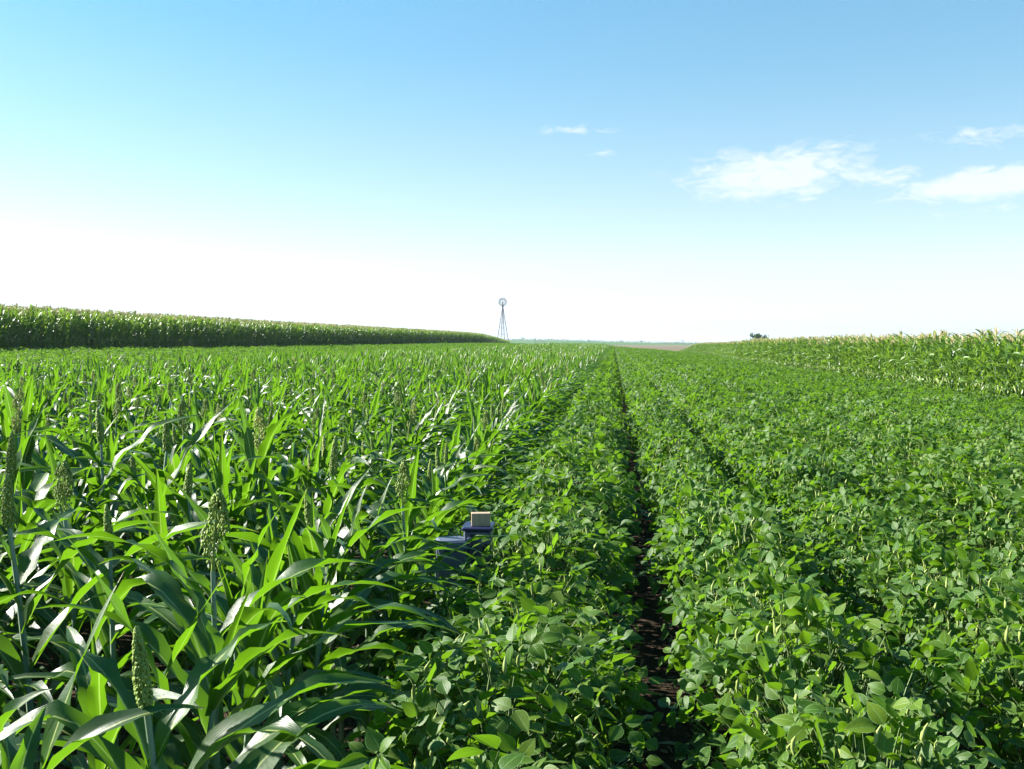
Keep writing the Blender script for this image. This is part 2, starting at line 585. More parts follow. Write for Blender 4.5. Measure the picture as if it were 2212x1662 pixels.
def leaflet(g, base, d, nrm, length, width, nseg, nac, fold, droop, r, mi=0):
    d = d / (np.linalg.norm(d) + 1e-9)
    side = np.cross(d, nrm)
    side /= np.linalg.norm(side) + 1e-9
    nr = np.cross(side, d)
    t = np.linspace(0, 1, nseg + 1)
    w = np.maximum(np.sin(pi * t ** 0.72) ** 0.92, 0.03) * width * 0.5
    w[-1] = width * 0.02
    s = np.linspace(-1, 1, nac + 1)
    ang = droop * t
    C = np.zeros((nseg + 1, 3))
    dd = d[None, :] * np.cos(ang)[:, None] - nr[None, :] * np.sin(ang)[:, None]
    nn = nr[None, :] * np.cos(ang)[:, None] + d[None, :] * np.sin(ang)[:, None]
    C[1:] = np.cumsum(dd[:-1] * (length / nseg), axis=0)
    C += base
    curl = fold * np.abs(s)[None, :] - 0.18 * (s ** 2)[None, :]
    P = C[:, None, :] + side[None, None, :] * (s[None, :] * w[:, None])[..., None] + nn[:, None, :] * (curl * w[:, None])[..., None]
    g.grid(P, mi, r)


def make_soy(lod=0):
    out = {'stem': Geo(), 'foliage': Geo(), 'pods': Geo()}
    sg, fg, pg = out['stem'], out['foliage'], out['pods']
    zz = np.linspace(0, 1, 4)
    H = 0.72
    tube(sg, np.stack([0.02 * zz, 0 * zz, zz * H], -1), np.linspace(0.006, 0.003, 4), 5 if lod == 0 else 3)
    tips = []
    nbr = 4
    for k in range(nbr):
        a = rng.uniform(0, 2 * pi)
        p0 = np.array([0, 0, rng.uniform(0.08, 0.22)])
        p2 = p0 + np.array([sin(a) * 0.2, cos(a) * 0.13, rng.uniform(0.35, 0.5)])
        p1 = (p0 + p2) / 2 + np.array([sin(a) * 0.05, cos(a) * 0.04, -0.04])
        tube(sg, [p0, p1, p2], [0.004, 0.0035, 0.0025], 4 if lod == 0 else 3)
        tips.append((p0, p2))
    nt_ = 96 if lod == 0 else 50
    for k in range(nt_):
        ph = rng.uniform(-1.45, 1.45)
        yy = rng.normal(0, 0.10)
        rad = rng.uniform(0.62, 1.0) if rng.uniform() < 0.85 else rng.uniform(0.3, 0.6)
        x = 0.38 * sin(ph) * rad
        z = 0.36 + 0.46 * cos(ph) ** 0.78 * rad + rng.normal(0, 0.03)
        tip = np.array([x, yy, z])
        outw = np.array([sin(ph), rng.normal(0, 0.6), 0.3 * cos(ph)])
        root = tip - outw * 0.10 - np.array([0, 0, 0.13])
        root[0] *= 0.75
        tube(sg, [root, (root + tip) / 2 + np.array([0, 0, .01]), tip], [0.0022, 0.0018, 0.0014], 3)
        a = rng.uniform(0, 2 * pi)
        hd = np.array([sin(a), cos(a), 0]) + np.array([outw[0], outw[1], 0]) * 0.6
        hd /= np.linalg.norm(hd)
        # leaves of the upper canopy stand at all tilts
        tilt = rng.normal(0.0, 0.5)
        nrm = np.array([0, 0, 0.85]) + np.array([outw[0] * 0.5, 0, 0]) + rng.normal(0, 0.72, 3) * np.array([1, 1, .4])
        nrm /= np.linalg.norm(nrm)
        d0 = hd - nrm * hd.dot(nrm)
        d0 /= np.linalg.norm(d0)
        sd_ = np.cross(d0, nrm)
        size = rng.uniform(0.040, 0.073) * (1.0 if lod == 0 else 1.15)
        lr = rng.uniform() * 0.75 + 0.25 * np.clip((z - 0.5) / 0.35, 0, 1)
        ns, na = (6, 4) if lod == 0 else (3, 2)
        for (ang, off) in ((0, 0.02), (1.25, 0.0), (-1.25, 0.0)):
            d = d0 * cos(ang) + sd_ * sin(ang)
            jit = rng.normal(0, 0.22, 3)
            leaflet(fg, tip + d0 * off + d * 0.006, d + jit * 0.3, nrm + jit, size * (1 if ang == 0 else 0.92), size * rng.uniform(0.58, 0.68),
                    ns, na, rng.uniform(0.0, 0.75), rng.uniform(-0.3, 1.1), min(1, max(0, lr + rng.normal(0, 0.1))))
    npd = 20 if lod == 0 else 7
    for k in range(npd):
        x, y_ = rng.uniform(-0.26, 0.26), rng.normal(0, 0.1)
        z = 0.36 + 0.46 * sqrt(max(0, 1 - (x / .36) ** 2)) * rng.uniform(0.65, 1.05)
        a = rng.uniform(0, 2 * pi)
        ln = rng.uniform(0.035, 0.055)
        c = np.array([x, y_, z])
        o1 = np.array([cos(a) * .012, sin(a) * .012, 0])
        tube(pg, [c, c + o1 - np.array([0, 0, ln * .35]), c + o1 * 1.3 - np.array([0, 0, ln * .7]), c + o1 * .8 - np.array([0, 0, ln])],
             [0.0015, 0.0052, 0.0050, 0.0012], 5 if lod == 0 else 3)
    return out


PART_MAT = {'sorghum': {'stalk': M['stalk'], 'foliage': M['sorghum_leaf'], 'seed_head': M['seed_head']},
            'corn': {'stalk': M['stalk'], 'foliage': M['corn_leaf'], 'tassel': M['tassel'], 'ear': M['husk']},
            'soy': {'stem': M['stem'], 'foliage': M['soy_leaf'], 'pods': M['pod']}}


def variant_meshes(parts, sp, pale=False):
    """separate meshes for the individual plants"""
    d = {}
    for k, g in parts.items():
        m = PART_MAT[sp][k]
        if pale and k == 'seed_head':
            m = M['seed_head_pale']
        d[k] = g.mesh(k, [m])
    return d


def joined_mesh(parts, sp, name, pale=False):
    g = Geo()
    mats = []
    for k, pg in parts.items():
        m = PART_MAT[sp][k]
        if pale and k == 'seed_head':
            m = M['seed_head_pale']
        g.add(pg, len(mats))
        mats.append(m)
    return g.mesh(name, mats)


# ------------------------------------------------------------------ scene graph helpers
COL = scene.collection


def tag(o, label=None, cat=None, group=None, kind=None):
    if label:
        o['label'] = label
    if cat:
        o['category'] = cat
    if group:
        o['group'] = group
    if kind:
        o['kind'] = kind
    return o


def link_mesh(name, me, parent=None):
    o = bpy.data.objects.new(name, me)
    COL.objects.link(o)
    if parent is not None:
        o.parent = parent
    return o


def empty(name, loc, rz=0.0, scale=1.0):
    o = bpy.data.objects.new(name, None)
    COL.objects.link(o)
    o.empty_display_size = 0.1
    o.location = loc
    o.rotation_euler = (0, 0, rz)
    o.scale = (scale,) * 3 if isinstance(scale, (int, float)) else scale
    return o


def scatter_object(name, proto_meshes, pts, rots, scls, idx, label, cat, group=None):
    """one stuff object whose geometry nodes set the plant meshes on its points"""
    me = bpy.data.meshes.new(name)
    me.vertices.add(len(pts))
    me.vertices.foreach_set('co', np.asarray(pts, np.float32).ravel())
    a = me.attributes.new('rot', 'FLOAT_VECTOR', 'POINT')
    a.data.foreach_set('vector', np.asarray(rots, np.float32).ravel())
    a = me.attributes.new('scl', 'FLOAT_VECTOR', 'POINT')
    a.data.foreach_set('vector', np.asarray(scls, np.float32).ravel())
    a = me.attributes.new('pidx', 'INT', 'POINT')
    a.data.foreach_set('value', np.asarray(idx, np.int32))
    me.update()
    o = link_mesh(name, me)
    tag(o, label, cat, group, 'stuff')
    ng = bpy.data.node_groups.new(name + '_nodes', 'GeometryNodeTree')
    ng.interface.new_socket('Geometry', in_out='INPUT', socket_type='NodeSocketGeometry')
    ng.interface.new_socket('Geometry', in_out='OUTPUT', socket_type='NodeSocketGeometry')
    gi = ng.nodes.new('NodeGroupInput')
    go = ng.nodes.new('NodeGroupOutput')
    iop = ng.nodes.new('GeometryNodeInstanceOnPoints')
    g2i = ng.nodes.new('GeometryNodeGeometryToInstance')
    for k in reversed(range(len(proto_meshes))):
        po = bpy.data.objects.new(name + '_plant', proto_meshes[k])
        oi = ng.nodes.new('GeometryNodeObjectInfo')
        oi.inputs['Object'].default_value = po
        oi.inputs['As Instance'].default_value = False
        ng.links.new(oi.outputs['Geometry'], g2i.inputs[0])

    def attr(nm, dt):
        n_ = ng.nodes.new('GeometryNodeInputNamedAttribute')
        n_.data_type = dt
        n_.inputs['Name'].default_value = nm
        return n_.outputs['Attribute']
    e2r = ng.nodes.new('FunctionNodeEulerToRotation')
    ng.links.new(attr('rot', 'FLOAT_VECTOR'), e2r.inputs[0])
    ng.links.new(gi.outputs[0], iop.inputs['Points'])
    ng.links.new(g2i.outputs[0], iop.inputs['Instance'])
    iop.inputs['Pick Instance'].default_value = True
    ng.links.new(attr('pidx', 'INT'), iop.inputs['Instance Index'])
    ng.links.new(e2r.outputs[0], iop.inputs['Rotation'])
    ng.links.new(attr('scl', 'FLOAT_VECTOR'), iop.inputs['Scale'])
    ng.links.new(iop.outputs[0], go.inputs[0])
    md = o.modifiers.new('plants', 'NODES')
    md.node_group = ng
    return o


def proj(x, y, z):
    """picture position (2212 px wide) of a world point"""
    p = R(2.37)
    zz = z - CAM_Z
    dpt = y * cos(p) - zz * sin(p)
    up = y * sin(p) + zz * cos(p)
    return 1106 + FPX * x / dpt, 831 - FPX * up / dpt


# ------------------------------------------------------------------ the ground
def ground_material():
    m, t = new_mat('soil')
    b = NB(t)
    pos = b.n('ShaderNodeNewGeometry').outputs['Position']
    n1 = b.noise(3.0, 8.0, pos, 0.65)
    n2 = b.noise(28.0, 5.0, pos, 0.6)
    col = b.ramp(n1, [(0.3, (0.026, 0.018, 0.012)), (0.7, (0.055, 0.038, 0.025))])
    col = b.mix(b.math('MULTIPLY', b.math('GREATER_THAN', n2, 0.62), 0.5), col, (0.14, 0.10, 0.06))
    pr = b.n('ShaderNodeBsdfPrincipled')
    b.l(col, pr.inputs['Base Color'])
    pr.inputs['Roughness'].default_value = 0.95
    pr.inputs['Specular IOR Level'].default_value = 0.1
    bp = b.n('ShaderNodeBump')
    bp.inputs['Distance'].default_value = 0.05
    b.l(n2, bp.inputs['Height'])
    b.l(bp.outputs[0], pr.inputs['Normal'])
    o = b.n('ShaderNodeOutputMaterial')
    b.l(pr.outputs[0], o.inputs['Surface'])
    return m


def field_material(name, c1, c2, c3, sx=0.02, sy=0.004, track=None):
    m, t = new_mat(name)
    b = NB(t)
    pos = b.n('ShaderNodeNewGeometry').outputs['Position']
    mp = b.n('ShaderNodeMapping')
    mp.inputs['Scale'].default_value = (sy, sx, 1)
    b.l(pos, mp.inputs[0])
    n1 = b.noise(1.0, 5.0, mp.outputs[0], 0.6)
    n2 = b.noise(0.9, 4.0, pos, 0.6)
    col = b.ramp(n1, [(0.3, c1), (0.52, c2), (0.72, c3)])
    col = b.mix(b.math('MULTIPLY', n2, 0.4), col, tuple(c * 0.6 for c in c2))
    pr = b.n('ShaderNodeBsdfPrincipled')
    b.l(col, pr.inputs['Base Color'])
    pr.inputs['Roughness'].default_value = 0.9
    pr.inputs['Specular IOR Level'].default_value = 0.1
    o = b.n('ShaderNodeOutputMaterial')
    b.l(pr.outputs[0], o.inputs['Surface'])
    return m


M['soil'] = ground_material()
M['stubble'] = field_material('stubble', (0.11, 0.095, 0.05), (0.15, 0.12, 0.075), (0.125, 0.115, 0.05))
M['ploughed'] = field_material('ploughed', (0.12, 0.09, 0.07), (0.15, 0.11, 0.08), (0.2, 0.15, 0.1))
M['far_green'] = field_material('far_green', (0.04, 0.10, 0.025), (0.055, 0.125, 0.03), (0.07, 0.13, 0.035))
M['grass'] = field_material('grassland', (0.10, 0.16, 0.05), (0.14, 0.19, 0.06), (0.19, 0.20, 0.08))


def sheet(name, ux, vy, mat, fn=None, lift=0.0, kind='structure', world_axes=False):
    """terrain patch; ux, vy are the grid lines along and across"""
    g = Geo()
    U, V = np.meshgrid(ux, vy, indexing='ij')
    if world_axes:
        X, Y = V, U
    else:
        X, Y = xy(U, V)
    Z = ground_z(X, Y) + lift
    g.grid(np.stack([X, Y, Z], -1)[:, ::-1])
    o = link_mesh(name, g.mesh(name, [mat]))
    tag(o, kind=kind)
    return o


yl = np.concatenate([np.arange(-60, 0, 6), np.arange(0, 60, 2.0), np.arange(60, 320, 6.0), np.arange(320, 1800, 30.0), np.array([1800, 2400, 3400, 5000, 7000, 9000])])
xl = np.concatenate([-np.array([7000, 4000, 2200, 1300, 800, 450, 250, 160, 120]), np.arange(-95, 60, 3.0), np.array([60, 80, 100, 130, 160, 200, 250, 300, 380, 480, 700, 1000, 1600, 2600, 4500, 7000])])
sheet('ground', yl, xl, M['soil'], world_axes=True)
sheet('stubble_field', np.arange(240, 1021, 20.0), np.concatenate([np.arange(16, 400, 12.0)]), M['stubble'], lift=0.02, world_axes=True)
sheet('ploughed_strip', np.arange(470, 531, 10.0), np.arange(52, 110, 6.0), M['ploughed'], lift=0.06, world_axes=True)
sheet('far_field', np.concatenate([np.arange(1020, 1800, 30.0), [1800, 2400, 3400, 5000, 8800]]), np.concatenate([np.arange(-900, 900, 30.0)]), M['far_green'], lift=0.03, world_axes=True)
sheet('grassland', np.arange(325, 1021, 20.0), np.arange(-404, 17, 12.0), M['grass'], lift=0.02, world_axes=True)

# ------------------------------------------------------------------ plant variants
ROWGAP = 0.76
sor_hi = [(make_sorghum(k, 0), p) for k, p in (('closed', False), ('closed', False), ('closed', False), ('open', False), ('open', True), ('young', False),
                                               ('young', False), ('closed', False), ('young', False), ('closed', True))]
sor_lo = [(make_sorghum(k, 1), p) for k, p in (('closed', False), ('young', False), ('open', True), ('closed', False), ('young', False), ('closed', True))]
corn_v = [make_corn() for _ in range(7)]
soy_hi = [make_soy(0) for _ in range(8)]
soy_lo = [make_soy(1) for _ in range(6)]

sor_hi_m = [variant_meshes(p, 'sorghum', pale) for p, pale in sor_hi]
soy_hi_m = [variant_meshes(p, 'soy') for p in soy_hi]
corn_m = [variant_meshes(p, 'corn') for p in corn_v]
sor_hi_j = [joined_mesh(p, 'sorghum', 'sorghum_plant', pale) for p, pale in sor_hi]
sor_lo_j = [joined_mesh(p, 'sorghum', 'sorghum_plant', pale) for p, pale in sor_lo]
soy_hi_j = [joined_mesh(p, 'soy', 'soybean_plant') for p in soy_hi]
soy_lo_j = [joined_mesh(p, 'soy', 'soybean_plant') for p in soy_lo]
corn_j = [joined_mesh(p, 'corn', 'corn_plant') for p in corn_v]

# ------------------------------------------------------------------ positions
FRUST = 0.62


def in_view(u, v, margin=2.0):
    x, y = xy(u, v)
    return (y > 0.6) & (np.abs(x) < FRUST * y + margin)


def row_points(v0, u0, u1, step, jv, ju):
    u = np.arange(u0, u1, step)
    u = u + rng.uniform(-ju, ju, len(u))
    v = v0 + rng.normal(0, jv, len(u))
    return u, v


def vnoise(a, b, s=1.0):
    return (np.sin(a * 0.9 * s + 1.3 * b) + np.sin(a * 0.37 * s - 2.1 * b + 2.0) + np.sin(a * 2.3 * s + b * 3.3)) / 3


def gather(rows):
    U = np.concatenate([r[0] for r in rows])
    V = np.concatenate([r[1] for r in rows])
    Rw = np.concatenate([np.full(len(r[0]), r[2]) for r in rows])
    return U, V, Rw


# --- sorghum: 17 rows left of the soybeans
SOR_V0, SOR_N = -1.17, 16
rows = []
for k in range(SOR_N):
    v0 = SOR_V0 - ROWGAP * k
    u, v = row_points(v0, -1.0, 60, 0.175, 0.03, 0.05)
    rows.append((u, v, k))
    u, v = row_points(v0, 60, 245, 0.24, 0.05, 0.08)
    rows.append((u, v, k))
sU, sV, sR = gather(rows)
sX, sY = xy(sU, sV)
skip = (vnoise(sU * 1.6 + sR * 3.1, sR * 2.7) < -0.52) & (sY > 3.4)
ok = ~skip & in_view(sU, sV, 2.2) & (np.hypot(sX, sY) > 1.25)
# a short gap in the first row where the equipment case stands
ok &= ~((sR == 0) & (sU > 4.2) & (sU < 5.25))
sU, sV, sR = sU[ok], sV[ok], sR[ok]
sU = np.concatenate([sU, [4.0, 4.22, 4.45, 4.6]])
sV = np.concatenate([sV, [-1.04, -0.97, -1.0, -1.2]])
sR = np.concatenate([sR, [0, 0, 0, 0]])

# --- soybeans: from the sorghum to the corn on the right
rows = []


def right_edge(u):
    return 11.3 + 5.6 * sstep(60, 190, u)


def soy_row_v(k):
    return (-0.33, 0.615, 1.47)[k] if k < 3 else 2.30 + (k - 3) * ROWGAP


for k in range(23):
    v0 = soy_row_v(k)
    u, v = row_points(v0, -0.5, 45, 0.18, 0.012, 0.05)
    rows.append((u, v, k))
    u, v = row_points(v0, 45, 222 if v0 > -0.1 else 250, 0.28, 0.03, 0.06)
    rows.append((u, v, k))
bU, bV, bR = gather(rows)
bX, bY = xy(bU, bV)
ok = in_view(bU, bV, 1.6) & (np.hypot(bX, bY) > 1.15) & (bV < right_edge(bU) - 0.45)
bU, bV, bR = bU[ok], bV[ok], bR[ok]
bU = np.concatenate([bU, [4.42, 4.2, 4.0]])
bV = np.concatenate([bV, [-0.50, -0.58, -0.60]])
bR = np.concatenate([bR, [0, 0, 0]])

# --- soybean strip beyond the sorghum
rows = []
for k in range(20):
    v0 = SOR_V0 - ROWGAP * SOR_N - 0.2 - ROWGAP * k
    if v0 < -29.4:
        break
    u, v = row_points(v0, 8, 262, 0.28, 0.03, 0.06)
    rows.append((u, v, k))
lU, lV, lR = gather(rows)
ok = in_view(lU, lV, 2.0)
lU, lV, lR = lU[ok], lV[ok], lR[ok]

# --- corn, left and right
rows = []
for k in range(7):
    u, v = row_points(-30.2 - ROWGAP * k, 26, 288, 0.2, 0.04, 0.06)
    rows.append((u, v, k))
cU, cV, cR = gather(rows)
ok = in_view(cU, cV, 2.5)
cU, cV, cR = cU[ok], cV[ok], cR[ok]
rows = []
for k in range(7):
    u, v = row_points(0, 14, 262, 0.19, 0.04, 0.06)
    rows.append((u, v + right_edge(u) + ROWGAP * k, k))
rU, rV, rR = gather(rows)
ok = in_view(rU, rV, 3.0)
rU, rV, rR = rU[ok], rV[ok], rR[ok]


def zrow(U, V):
    X, Y = xy(U, V)
    return X, Y, ground_z(X, Y)


# ------------------------------------------------------------------ build plants
ORD = ['first', 'second', 'third', 'fourth', 'fifth', 'sixth', 'seventh', 'eighth', 'ninth', 'tenth', 'eleventh', 'twelfth',
       'thirteenth', 'fourteenth', 'fifteenth', 'sixteenth', 'seventeenth', 'eighteenth', 'nineteenth', 'twentieth']


def place_individual(name, meshes, x, y, z, rz, scale, label, cat, group, tiltx=0.0, tilty=0.0):
    e = empty(name, (x, y, z), rz, scale)
    e.rotation_euler = (tiltx, tilty, rz)
    tag(e, label, cat, group)
    for part, me in meshes.items():
        p_ = link_mesh(part, me, e)
        if part == 'pods':
            p_['kind'] = 'stuff'
    return e


def pick_largest(X, Y, Z, ztop, n, extra=None, xmargin=0):
    px, py = proj(X, np.maximum(Y, 0.5), Z + ztop)
    vis = (px > -xmargin) & (px < 2212 + xmargin) & (py < 1700) & (Y > 0.5)
    if extra is not None:
        vis &= extra
    d = np.hypot(X, Y)
    d = np.where(vis, d, 1e9)
    order = np.argsort(d)
    return order[:min(n, int(vis.sum()))]


# --- sorghum plants
sX, sY, sZ = zrow(sU, sV)
n = len(sU)
s_rot = rng.choice([0, pi], n) + rng.normal(0, 0.38, n) - ROW_A
s_scl = np.clip(1.0 + rng.normal(0, 0.06, n) + 0.09 * vnoise(sU * 1.3, sV * 2), 0.76, 1.2)
s_scl[-4:] = (0.80, 0.70, 0.66, 0.84)
s_rot[-4:] = -ROW_A
s_tx = rng.normal(0, 0.05, n)
s_ty = rng.normal(0.03, 0.05, n)
s_ty = np.where(sR == 0, s_ty + 0.06, s_ty)
kinds_hi = ['closed', 'closed', 'closed', 'open', 'open', 'young', 'young', 'closed', 'young', 'closed']
headed = rng.uniform(size=n) < np.where(sY < 3.2, 0.15, 0.44)
s_var = np.where(headed, rng.choice([0, 1, 2, 3, 7, 0, 1, 2, 7, 4, 9, 3], n), rng.choice([5, 6, 8], n))
s_var[-4:] = (6, 5, 8, 6)

# heads that stand out in the photograph: ground point, height and kind of each
HERO = [
    (365, 1340, 2.15, 0, 'slender dark green sorghum head nearest the camera, upright between two broad leaves'),
    (548, 880, 5.3, 4, 'broad pale yellow-green sorghum head, the palest and fullest in the field'),
    (236, 1090, 3.4, 7, 'leaning ragged sorghum head low above the dark curled leaves at left'),
    (160, 990, 3.9, 3, 'wide dark olive sorghum head rising above pointed leaves at left'),
    (60, 1020, 3.3, 1, 'closed grey-green sorghum head on a pale stalk by the left edge'),
    (52, 830, 5.6, 4, 'feathery yellowish sorghum head tall above its neighbours by the left edge'),
    (30, 905, 4.6, 2, 'tall dark closed sorghum head touching the left edge'),
    (884, 990, 4.5, 3, 'open sorghum head nearest the gap beside the soybean row'),
    (686, 935, 4.9, 0, 'closed slender sorghum head standing in a close pair at mid field'),
    (222, 880, 5.2, 7, 'long ragged sorghum head at left between two closed ones'),
    (376, 860, 6.2, 3, 'lumpy open sorghum head over glossy white leaves'),
    (328, 900, 5.4, 1, 'closed cigar-shaped sorghum head on a short stalk at left'),
]
hero_idx = {}
for (hx, hy, dist, var, lab) in HERO:
    yy = dist
    xx = (hx - 1106) / FPX * yy
    uu, vv = uv_of(xx, yy)
    vk = int(round((SOR_V0 - vv) / ROWGAP))
    vv = SOR_V0 - ROWGAP * max(vk, 0)
    cand = np.hypot((sU - uu), (sV - vv) * 3)
    for i in np.argsort(cand):
        if i not in hero_idx:
            break
    z0 = float(ground_z(xx, yy))
    # scale so that its tip reaches the height seen
    a = atan2(831 - hy, FPX) - R(2.37)
    ztip = CAM_Z + tan(a) * yy
    tall = max(v_.max(axis=0)[2] for v_ in sor_hi[var][0]['seed_head'].V)
    hero_idx[i] = lab
    s_var[i] = var
    sX[i], sY[i], sZ[i] = xx, yy, z0
    s_scl[i] = float(np.clip((ztip - z0) / tall, 0.85, 1.3))
    s_tx[i] = s_ty[i] = 0.0

tallw = (sY > 45) & (sY < 150) & (sV > -9) & (rng.uniform(size=n) < 0.004)
s_scl = np.where(tallw, s_scl * 1.4, s_scl)
order = pick_largest(sX, sY, sZ, 0.9, 300, xmargin=60)
chosen = np.zeros(n, bool)
chosen[order] = True
for i in hero_idx:
    chosen[i] = True


def row_phrase_s(k):
    return ORD[k] + ' row from the soybeans'


for i in np.where(chosen)[0]:
    var = int(s_var[i])
    k = int(sR[i])
    kd = kinds_hi[var]
    if i in hero_idx:
        lab = hero_idx[i].replace('sorghum head', 'sorghum plant head') if False else hero_idx[i]
        lab = lab.replace(' head', ' plant', 1) if False else lab
    else:
        zone = 'nearest the camera' if sY[i] < 3.5 else ('a few steps out' if sY[i] < 6 else 'farther out')
        look = {'closed': 'sorghum with narrow closed head', 'open': 'sorghum with loose open head',
                'young': 'leafy headless sorghum'}[kd]
        lab = look + ', ' + row_phrase_s(k) + ' ' + zone
    place_individual('sorghum_plant', sor_hi_m[var], sX[i], sY[i], sZ[i], s_rot[i], float(s_scl[i]), lab, 'sorghum plant',
                     'sorghum plants in rows left of the soybeans', s_tx[i], s_ty[i])
rest = ~chosen
near = rest & (sY < 26)
far = rest & ~near
pts = np.concatenate([np.stack([sX, sY, sZ], -1)[near], np.stack([sX, sY, sZ], -1)[far]])
rots = np.concatenate([np.stack([s_tx, s_ty, s_rot], -1)[near], np.stack([s_tx, s_ty, s_rot], -1)[far]])
scs = np.concatenate([np.repeat(s_scl[near][:, None], 3, 1), np.repeat(s_scl[far][:, None], 3, 1)])
ids = np.concatenate([s_var[near], rng.choice([0, 1, 1, 1, 1, 4, 4, 4, 4, 2, 5, 4], far.sum()) + len(sor_hi_j)])
scatter_object('sorghum_crop', sor_hi_j + sor_lo_j, pts, rots, scs, ids,
               'mass of farther sorghum plants filling the strip up to the horizon', 'sorghum')

# --- soybean plants
bX, bY, bZ = zrow(bU, bV)
n = len(bU)
b_rot = rng.choice([0, pi], n) + rng.normal(0, 0.15, n) - ROW_A
b_s = np.clip(1.0 + rng.normal(0, 0.06, n) + 0.10 * vnoise(bU * 1.4, bV * 1.7), 0.76, 1.2)
wid = np.where(bR < 1, 1.20, 1.12)
wid = np.where((bR == 1), 0.96, wid)
wid = np.where((bR == 2), 0.96, wid)
wid = wid + np.where(bR < 3, 0.045, 0.1) * vnoise(bU * 2.1, bR * 2.0)
b_s[-3:] = 0.82
b_scl = np.stack([wid * b_s, b_s, b_s * 1.02], -1)
b_var = rng.integers(0, len(soy_hi), n)
order = pick_largest(bX, bY, bZ, 0.75, 300, xmargin=40)
chosen = np.zeros(n, bool)
chosen[order] = True


def row_phrase_b(k):
    return 'between sorghum and bare furrow' if k == 0 else ORD[min(k - 1, 19)] + ' row right of the furrow'


for i in np.where(chosen)[0]:
    k = int(bR[i])
    zone = 'at the camera\'s feet' if bY[i] < 2.6 else ('a few steps out' if bY[i] < 4 else 'farther out')
    e = place_individual('soybean_plant', soy_hi_m[b_var[i]], bX[i], bY[i], bZ[i], b_rot[i], 1.0,
                         'bushy soybean plant, ' + row_phrase_b(k) + ', ' + zone, 'soybean plant', 'soybean plants in rows')
    e.scale = tuple(float(q) for q in b_scl[i])
lX, lY, lZ = zrow(lU, lV)
nl_ = len(lU)
ls = np.clip(1.0 + rng.normal(0, 0.05, nl_) + 0.07 * vnoise(lU, lV * 1.7), 0.85, 1.15)
l_scl = np.stack([1.15 * ls, ls, ls], -1)
rest = ~chosen
near = rest & (bY < 15)
far = rest & ~near
P3 = np.stack([bX, bY, bZ], -1)
z3 = np.zeros(n)
R3 = np.stack([z3, z3, b_rot], -1)
scatter_object('soybean_crop', soy_hi_j + soy_lo_j, np.concatenate([P3[near], P3[far]]), np.concatenate([R3[near], R3[far]]),
               np.concatenate([b_scl[near], b_scl[far]]), np.concatenate([b_var[near], rng.integers(0, len(soy_lo), far.sum()) + len(soy_hi)]),
               'mass of farther soybean plants covering the right half of the field', 'soybeans')
scatter_object('soybean_strip', soy_lo_j, np.stack([lX, lY, lZ], -1), np.stack([0 * lX, 0 * lX, rng.choice([0, pi], nl_) - ROW_A], -1), l_scl,
               rng.integers(0, len(soy_lo), nl_), 'pale green band of soybeans between the sorghum and the left corn', 'soybeans')

# --- corn plants
aU, aV = np.concatenate([cU, rU]), np.concatenate([cV, rV])
aR = np.concatenate([cR, rR + 100])
aX, aY, aZ = zrow(aU, aV)
n = len(aU)
a_rot = rng.uniform(0, 2 * pi, n)
taper = 1 - 0.60 * sstep(195, 262, aU)
a_scl = np.clip(1.0 + rng.normal(0, 0.03, n) + 0.02 * vnoise(aU * 0.5, aR), 0.93, 1.06) * np.where(aR >= 100, taper * 1.03, 1.08 * (1 - 0.3 * sstep(215, 290, aU)))
a_var = rng.integers(0, len(corn_m), n)
front_r = (aR == 100)
order_r = pick_largest(aX, aY, aZ, 2.4, 180, extra=front_r, xmargin=30)
order_l = pick_largest(aX, aY, aZ, 2.4, 120, extra=(aR == 0), xmargin=30)
chosen = np.zeros(n, bool)
chosen[order_r] = True
chosen[order_l] = True
for i in np.where(chosen)[0]:
    right = aR[i] >= 100
    if right:
        zone = ('where the wall meets the right edge' if aY[i] < 34 else ('along the middle of that wall' if aY[i] < 48 else 'in its farther half'))
        lab = 'tasselled corn fronting the right wall, ' + zone
    else:
        zone = 'by the left edge' if aX[i] < -27 else ('over the tallest part' if aX[i] < -24 else 'where it starts to drop away')
        lab = 'tasselled corn fronting the left wall, ' + zone
    place_individual('corn_plant', corn_m[a_var[i]], aX[i], aY[i], aZ[i], a_rot[i], float(a_scl[i]), lab, 'corn plant',
                     'corn plants at the front of the right field' if right else 'corn plants at the front of the left field')
for nm, sel, lab in (('corn_field', (aR < 100) & ~chosen, 'mass of tall corn rising along the left horizon'),
                     ('corn_field', (aR >= 100) & ~chosen, 'mass of tasselled corn behind the right front row')):
    scatter_object(nm, corn_j, np.stack([aX, aY, aZ], -1)[sel], np.stack([0 * aX, 0 * aX, a_rot], -1)[sel], np.repeat(a_scl[sel][:, None], 3, 1),
                   a_var[sel], lab, 'corn')

# ------------------------------------------------------------------ bmesh-free solid helpers


